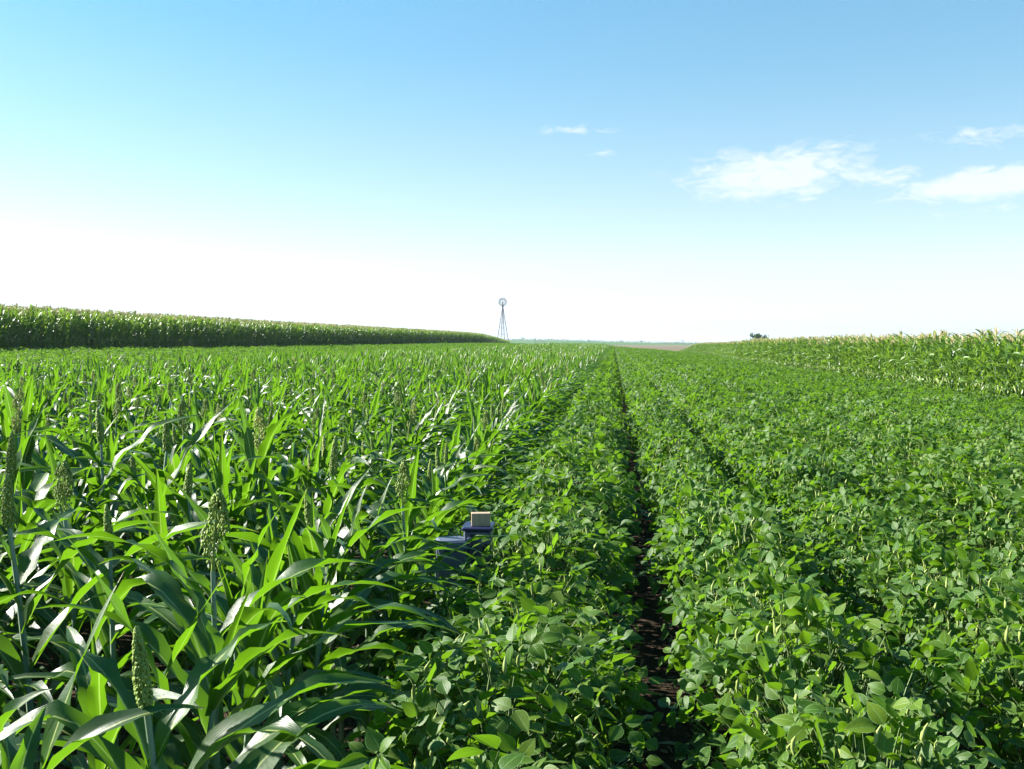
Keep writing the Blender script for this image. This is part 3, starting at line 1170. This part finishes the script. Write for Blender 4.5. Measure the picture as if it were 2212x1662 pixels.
def box_geo(g, c, s, rz=0.0, mi=0, bev=0.0, tilt=0.0):
    """box with slightly rounded vertical and horizontal edges"""
    cx, cy, cz = c
    hx, hy, hz = s[0] / 2, s[1] / 2, s[2] / 2
    b_ = max(bev, 0.0004)
    ring = []
    for (sx, sy) in ((1, 1), (-1, 1), (-1, -1), (1, -1)):
        for q in (0, 1):
            if (sx * sy > 0) == (q == 0):
                ring.append((sx * hx, sy * (hy - b_)))
            else:
                ring.append((sx * (hx - b_), sy * hy))
    ring = np.array(ring)
    lev = [(-hz, b_), (-hz + b_, 0), (hz - b_, 0), (hz, b_)]
    P = []
    for (z, ins) in [(-hz, None)] + lev + [(hz, None)]:
        if ins is None:
            r2 = ring * 0.0
        else:
            r2 = ring * np.array([(hx - ins) / hx, (hy - ins) / hy])
        P.append(np.concatenate([r2, np.full((8, 1), z)], 1))
    P = np.array(P)
    ct, st = cos(tilt), sin(tilt)
    x, y, z = P[..., 0], P[..., 1] * ct - P[..., 2] * st, P[..., 1] * st + P[..., 2] * ct
    cr, sr = cos(rz), sin(rz)
    X = x * cr - y * sr + cx
    Y = x * sr + y * cr + cy
    g.grid(np.stack([X, Y, z + cz], -1), mi, 0.5, wrap=True)


def part_mesh(name, g, mat, parent=None, smooth=False):
    me = g.mesh(name, [mat])
    if not smooth:
        me.polygons.foreach_set('use_smooth', np.zeros(len(me.polygons), dtype=bool))
        me.update()
    return link_mesh(name, me, parent)


# ------------------------------------------------------------------ windmill
def windmill(x, y, hub_z):
    z0 = float(ground_z(x, y))
    root = empty('windmill', (x, y, z0), 0)
    tag(root, 'galvanized farm windmill on a lattice tower behind the left corn', 'windmill')
    Ht = hub_z - z0 - 1.75           # tower top
    half = 1.45
    rot = R(28)
    cs = [(cos(rot + a) * half * 1.414, sin(rot + a) * half * 1.414) for a in (pi / 4, 3 * pi / 4, 5 * pi / 4, 7 * pi / 4)]

    def cpos(k, f):
        w = 1 - f * 0.93
        return np.array([cs[k % 4][0] * w, cs[k % 4][1] * w, f * Ht])
    for k in range(4):
        g = Geo()
        tube(g, [cpos(k, 0), cpos(k, .5), cpos(k, 1)], [0.10, 0.09, 0.08], 4)
        part_mesh('leg', g, M['metal'], root)
    levels = [0.0, 0.17, 0.34, 0.50, 0.64, 0.77, 0.88, 0.97]
    g = Geo()
    g2 = Geo()
    for li, f in enumerate(levels[1:], 1):
        for k in range(4):
            tube(g, [cpos(k, f), cpos(k + 1, f)], 0.032, 4)
            tube(g2, [cpos(k, levels[li - 1]), cpos(k + 1, f)], 0.012, 3)
            tube(g2, [cpos(k + 1, levels[li - 1]), cpos(k, f)], 0.012, 3)
    part_mesh('girts', g, M['metal'], root)
    part_mesh('braces', g2, M['metal'], root)
    g = Geo()
    tube(g, [(0, 0, 0.2), (0, 0, Ht)], 0.03, 5)
    part_mesh('pump_rod', g, M['metal'], root)
    g = Geo()
    box_geo(g, (0, 0, Ht * 0.93), (0.62, 0.62, 0.05), rot, 0, 0.01)
    part_mesh('platform', g, M['dark_metal'], root)
    g = Geo()
    tube(g, [(0, 0, Ht - 0.3), (0, 0, Ht + 0.35), (0, 0, Ht + 0.9), (0, 0, Ht + 1.6)], [0.16, 0.24, 0.13, 0.10], 8)
    box_geo(g, (0, 0.05, Ht + 1.75), (0.36, 0.6, 0.42), 0, 0, 0.05)
    part_mesh('gearbox', g, M['dark_metal'], root)
    hub = part_mesh('wheel', Geo_wheel(), M['metal'], root)
    hub.location = (0, -0.55, Ht + 1.75)
    hub.rotation_euler = (0, R(7), R(9))
    for k in range(18):
        if k == 9:
            pass
        a = 2 * pi * k / 18
        g = Geo()
        # a curved sheet-metal blade, wider at the tip and pitched
        nr, nc = 4, 4
        P = np.zeros((nr, nc, 3))
        for i in range(nr):
            rr = 0.58 + (1.31 - 0.58) * i / (nr - 1)
            wd = 0.11 + 0.13 * i / (nr - 1)
            for j in range(nc):
                s_ = (j / (nc - 1) - 0.5) * wd
                pz = s_ * 0.62
                P[i, j] = (s_ * cos(a) + rr * sin(a), -pz - 0.03 * cos(s_ / wd * pi), -s_ * sin(a) + rr * cos(a))
        g.grid(P)
        part_mesh('blade', g, M['metal'], hub, smooth=True)
    # tail vane folded back behind the wheel
    g = Geo()
    tube(g, [(0, 0.3, Ht + 1.75), (0.08, 2.5, Ht + 1.8)], 0.035, 4)
    part_mesh('tail_boom', g, M['dark_metal'], root)
    g = Geo()
    P = np.zeros((2, 2, 3))
    for i, (yy, h0, h1) in enumerate(((1.7, -.22, .25), (2.75, -.42, .48))):
        P[i, 0] = (0.07 + .02 * i, yy, Ht + 1.8 + h0)
        P[i, 1] = (0.07 + .02 * i, yy, Ht + 1.8 + h1)
    g.grid(P)
    P2 = P + np.array([0.012, 0, 0])
    g.grid(P2)
    part_mesh('tail_vane', g, M['dark_metal'], root)


def Geo_wheel():
    g = Geo()
    for rr, tk in ((0.56, 0.018), (1.18, 0.018)):
        an = np.linspace(0, 2 * pi, 37)
        pts = np.stack([np.sin(an) * rr, 0 * an + 0.03, np.cos(an) * rr], -1)
        tube(g, pts, tk, 4)
    for k in range(6):
        a = k * pi / 3
        tube(g, [(0, 0.05, 0), (sin(a) * 1.2, 0.04, cos(a) * 1.2)], 0.02, 4)
    tube(g, [(0, -0.12, 0), (0, 0.35, 0)], [0.09, 0.11], 8)
    return g


WY = 294.0
windmill((1086 - 1106) / FPX * WY, WY, CAM_Z + (741.5 - 653) / FPX * WY)

# ------------------------------------------------------------------ trees
def tree(x, y, h, w, label, group=None, clumps=26, name='tree', seed=0):
    rs = np.random.default_rng(seed + int(abs(x)) + int(y))
    z0 = float(ground_z(x, y))
    root = empty(name, (x, y, z0), 0)
    tag(root, label, 'tree', group)
    g = Geo()
    tube(g, [(0, 0, -0.1), (0.1, 0, h * .25), (0.0, 0.1, h * .6)], [h * .03, h * .022, h * .01], 7)
    for k in range(5):
        a = rs.uniform(0, 6.28)
        tube(g, [(0, 0, h * .25), (cos(a) * w * .15, sin(a) * w * .15, h * .42), (cos(a) * w * .33, sin(a) * w * .33, h * rs.uniform(.5, .7))],
             [h * .014, h * .009, h * .004], 4)
    part_mesh('trunk', g, M['bark'], root, smooth=True)
    g = Geo()
    for c in range(clumps):
        a = rs.uniform(0, 6.28)
        f = rs.uniform() ** 0.5
        cz = h * rs.uniform(0.3, 0.92)
        wr = w * .5 * sqrt(max(0.05, 1 - ((cz / h - .5) / .5) ** 2))
        cc = np.array([cos(a) * wr * f, sin(a) * wr * f, cz])
        cr = h * rs.uniform(.09, .17)
        for q in range(46):
            p = cc + rs.normal(0, 0.5, 3) * cr * np.array([1.1, 1.1, .8])
            d = rs.normal(0, 1, 3)
            nn = rs.normal(0, 1, 3)
            leaflet(g, p, d, nn, h * .075, h * .055, 2, 2, 0.2, 0.3, rs.uniform())
    part_mesh('crown', g, M['tree_leaf'], root, smooth=True)
    return root


def px_tree(px, Y, top_py, wpx, label, group=None, clumps=26, seed=0, name='tree'):
    x = (px - 1106) / FPX * Y
    z0 = float(ground_z(x, Y))
    h = (CAM_Z + (742 - top_py) / FPX * Y - z0)
    tree(x, Y, max(h, 2.0), wpx / FPX * Y, label, group, clumps, name, seed)


px_tree(1636, 330, 719.0, 42, 'dark rounded tree showing above the tassels of the right corn', clumps=40)
px_tree(1131, 1500, 727, 12, 'small dark tree on the skyline just right of the windmill', clumps=14)
for (px, tp, wp, lab) in [
        (1342, 734, 10, 'small lone tree on the skyline, upright and nearly above the soybean vanishing point'),
        (1372, 737, 13, 'low bushy tree on the skyline left of the pair of small trees'),
        (1387, 735, 10, 'pointed small tree on the skyline left of the long wooded clump'),
        (1402, 738, 10, 'very small tree on the skyline beside the pointed one'),
        (1446, 738, 18, 'leftmost low tree of the bluish wooded clump on the skyline'),
        (1462, 736, 14, 'rounded tall tree in the middle of the bluish wooded clump'),
        (1474, 735.5, 15, 'tallest tree of the bluish wooded clump on the skyline'),
        (1486, 738.5, 14, 'lower tree at the right end of the bluish wooded clump')]:
    px_tree(px, 1680 if px < 1420 else 1900, tp, wp, lab, 'small trees on the far skyline', clumps=14)

# far treeline: low, uncountable scrub along the skyline
g = Geo()
rs = np.random.default_rng(3)
for k in range(2600):
    x = rs.uniform(-420, 560)
    Y = rs.uniform(1700, 1790)
    z0 = float(ground_z(x, Y))
    hh = 1.6 + 2.2 * max(0, float(vnoise(x * 0.03, 1.0))) * rs.uniform(0.5, 1.4)
    p = np.array([x, Y, z0 + rs.uniform(0, hh)])
    leaflet(g, p, rs.normal(0, 1, 3), rs.normal(0, 1, 3), 2.4, 1.6, 2, 2, 0.2, 0.3, rs.uniform())
o = part_mesh('treeline', g, M['tree_leaf'], None, smooth=True)
tag(o, 'thin dark line of far scrub and trees along the skyline', 'treeline', None, 'stuff')

# ------------------------------------------------------------------ utility poles beyond
for (px, Y, tp, lab) in [(1156, 700, 727, 'thin utility pole on the skyline right of the windmill'),
                         (1070, 1100, 726.5, 'faint utility pole on the skyline left of the windmill'),
                         (1437, 1150, 735, 'hair-thin utility pole on the skyline left of the wooded clump')]:
    x = (px - 1106) / FPX * Y
    z0 = float(ground_z(x, Y))
    h = CAM_Z + (742 - tp) / FPX * Y - z0
    root = empty('utility_pole', (x, Y, z0))
    tag(root, lab, 'utility pole', 'utility poles on the skyline')
    g = Geo()
    tube(g, [(0, 0, 0), (0, 0, h)], [0.16, 0.11], 6)
    part_mesh('pole', g, M['bark'], root)
    g = Geo()
    box_geo(g, (0, -0.16, h - 0.7), (2.4, 0.1, 0.12), 0, 0, 0.01)
    part_mesh('crossarm', g, M['bark'], root)

# ------------------------------------------------------------------ equipment case and wooden block
M['case'] = plain('case_plastic', (0.085, 0.10, 0.145), 0.42, 0, 0.2, 40.0, 0.05)
M['navy'] = plain('navy_plastic', (0.012, 0.016, 0.06), 0.4, 0, 0.2, 30.0, 0.05)
M['black'] = plain('black_rubber', (0.012, 0.012, 0.016), 0.6, 0, 0.2, 30.0, 0.05)


def wood():
    m, t = new_mat('pine_wood')
    b = NB(t)
    pos = b.n('ShaderNodeTexCoord').outputs['Object']
    mp = b.n('ShaderNodeMapping')
    mp.inputs['Scale'].default_value = (260, 60, 9)
    b.l(pos, mp.inputs[0])
    nz = b.noise(1.0, 5.0, mp.outputs[0], 0.6)
    col = b.ramp(nz, [(0.3, (0.30, 0.20, 0.13)), (0.7, (0.42, 0.30, 0.20))])
    pr = b.n('ShaderNodeBsdfPrincipled')
    b.l(col, pr.inputs['Base Color'])
    pr.inputs['Roughness'].default_value = 0.7
    o = b.n('ShaderNodeOutputMaterial')
    b.l(pr.outputs[0], o.inputs['Surface'])
    return m


M['wood'] = wood()
CY = 4.9


def cpt(px, py, Y):
    a = (831 - py) / FPX
    ang = math.atan(a) - R(2.37)
    return (px - 1106) / FPX * Y / cos(R(2.37)) * 1.0, CAM_Z + tan(ang) * Y


cx, zr = cpt(1037, 1138, CY)
gz = float(ground_z(cx, CY))
caseh = zr - gz
root = empty('equipment_case', (cx - 0.01, CY + 0.06, gz), R(-4))
tag(root, 'grey-blue equipment case with navy rim, half hidden between sorghum leaves and soybeans', 'case')
g = Geo()
box_geo(g, (0, 0.0, (caseh - 0.02) / 2), (0.135, 0.16, caseh - 0.02), 0, 0, 0.008)
part_mesh('body', g, M['case'], root)
g = Geo()
box_geo(g, (0, 0.0, caseh - 0.010), (0.155, 0.18, 0.02), 0, 0, 0.006)
part_mesh('rim', g, M['navy'], root)
g = Geo()
box_geo(g, (-0.022, -0.0830, caseh - 0.047), (0.036, 0.008, 0.022), 0, 0, 0.003)
part_mesh('window', g, M['black'], root)
g = Geo()
box_geo(g, (0.045, -0.086, caseh - 0.10), (0.03, 0.014, 0.04), 0, 0, 0.003)
part_mesh('latch', g, M['black'], root)
# side unit, open lid leaning against the case
bx, _z = cpt(972, 1155, CY - 0.1)
root2 = empty('carrying_box', (bx + 0.005, CY - 0.02, gz), R(14))
tag(root2, 'tall slate-blue box with a dark navy edge, left of the grey-blue case', 'box')
h2 = caseh - 0.055
g = Geo()
box_geo(g, (-0.005, 0.0, h2 / 2), (0.145, 0.13, h2), 0, 0, 0.010)
part_mesh('body', g, M['case'], root2)
g = Geo()
box_geo(g, (0.0835, 0.0, h2 / 2 + 0.003), (0.030, 0.15, h2 + 0.006), 0, 0, 0.006)
part_mesh('side_panel', g, M['navy'], root2)
g = Geo()
zz = np.linspace(0, 1, 9)
tube(g, np.stack([-0.05 + 0.1 * zz, -0.066 - 0.02 * np.minimum(1, np.sin(zz * pi) * 4), h2 - 0.045 + 0 * zz], -1), 0.004, 6)
part_mesh('handle', g, M['black'], root2, smooth=True)
g = Geo()
box_geo(g, (0, 0, 0.032), (0.094, 0.045, 0.064), 0, 0, 0.0015)
o = part_mesh('wooden_block', g, M['wood'])
o.location = (cx + 0.002, CY + 0.03, gz + caseh + 0.0005)
o.rotation_euler = (0, 0, R(4))
tag(o, 'small square pine block standing upright on top of the equipment case', 'wooden block')

# a sorghum plant whose leaves arch across the boxes
hp = {'stalk': Geo(), 'foliage': Geo()}
tube(hp['stalk'], [(0, 0, 0), (0.01, 0, .4), (0.02, 0, .74)], [.013, .011, .007], 6)
for (zb, azd, e0, bd, ln, wd, tw) in ((.40, 82, 58, 105, .74, .066, .3), (.52, 100, 50, 95, .70, .07, -.3), (.60, 74, 52, 110, .66, .064, .4), (.66, 92, 44, 85, .62, .062, -.2),
                                      (.70, 112, 60, 95, .56, .055, .2), (.30, 95, 55, 100, .70, .06, 0), (.46, 265, 60, 110, .66, .066, .2), (.58, 250, 62, 90, .6, .06, 0),
                                      (.72, 300, 75, 30, .5, .055, .1), (.74, 60, 80, 18, .42, .05, 0)):
    blade(hp['foliage'], (0.02 * zb, 0, zb), R(azd), R(e0), R(bd), ln, wd, 14, 4, fold=.35, wave=.012, twist=tw, sway=rng.normal(0, .12), r=rng.uniform())
for (hx_, hy_, rz_, lab) in ((-0.66, 4.42, 0.0, 'headless sorghum arching its leaves right, across the slate-blue box'),
                             (-0.72, 4.12, 0.22, 'headless sorghum just in front of the one that covers the slate-blue box')):
    place_individual('sorghum_plant', variant_meshes(hp, 'sorghum'), hx_, hy_, float(ground_z(hx_, hy_)), rz_, 1.0, lab, 'sorghum plant',
                     'sorghum plants in rows left of the soybeans')

# ------------------------------------------------------------------ dry litter on the soil
g = Geo()
rs = np.random.default_rng(9)
for k in range(2600):
    u = rs.uniform(0.8, 14) ** 1.0
    v = rs.uniform(-2.2, 2.4)
    x, y = xy(u, v)
    if y < 0.8:
        continue
    z0 = float(ground_z(x, y)) + 0.006
    a = rs.uniform(0, 6.28)
    d = np.array([cos(a), sin(a), rs.normal(0, .08)])
    leaflet(g, np.array([x, y, z0]), d, np.array([rs.normal(0, .2), rs.normal(0, .2), 1]), rs.uniform(.03, .16), rs.uniform(.004, .03), 3, 2, 0.3, 0.1, rs.uniform())
M['litter'] = plain('dry_litter', (0.17, 0.12, 0.07), 0.9, 0, 0.5, 20.0)
o = part_mesh('litter', g, M['litter'], None, smooth=True)
tag(o, 'dry brown leaf and stalk litter on the soil in the furrow', 'litter', None, 'stuff')

# ------------------------------------------------------------------ summer haze
hm_, ht = new_mat('haze')
hb = NB(ht)
pv = hb.n('ShaderNodeVolumePrincipled')
pv.inputs['Color'].default_value = (0.80, 0.90, 1.0, 1)
pv.inputs['Density'].default_value = 0.00013
pv.inputs['Anisotropy'].default_value = 0.3
for q_ in ('Density Attribute', 'Color Attribute', 'Temperature Attribute'):
    pv.inputs[q_].default_value = ''
pv.inputs['Emission Strength'].default_value = 0.0
pv.inputs['Blackbody Intensity'].default_value = 0.0
hm_.cycles.homogeneous_volume = True
ho = hb.n('ShaderNodeOutputMaterial')
hb.l(pv.outputs[0], ho.inputs['Volume'])
g = Geo()
hx, hy0, hy1, hz0, hz1 = 7200.0, -200.0, 9200.0, -4.0, 60.0
ring = np.array([(hx, hy0), (hx, hy1), (-hx, hy1), (-hx, hy0)])
P = np.array([[(x, y, z) for (x, y) in r_] for r_, z in (([(0, 4000)] * 4, hz0), (ring, hz0), (ring, hz1), ([(0, 4000)] * 4, hz1))])
g.grid(P, wrap=True)
me = bpy.data.meshes.new('haze')
me.from_pydata([(x, y, z) for z in (hz0, hz1) for (x, y) in ring], [], [(3, 2, 1, 0), (4, 5, 6, 7), (0, 1, 5, 4), (1, 2, 6, 5), (2, 3, 7, 6), (3, 0, 4, 7)])
me.materials.append(hm_)
o = link_mesh('haze', me)
tag(o, kind='stuff')
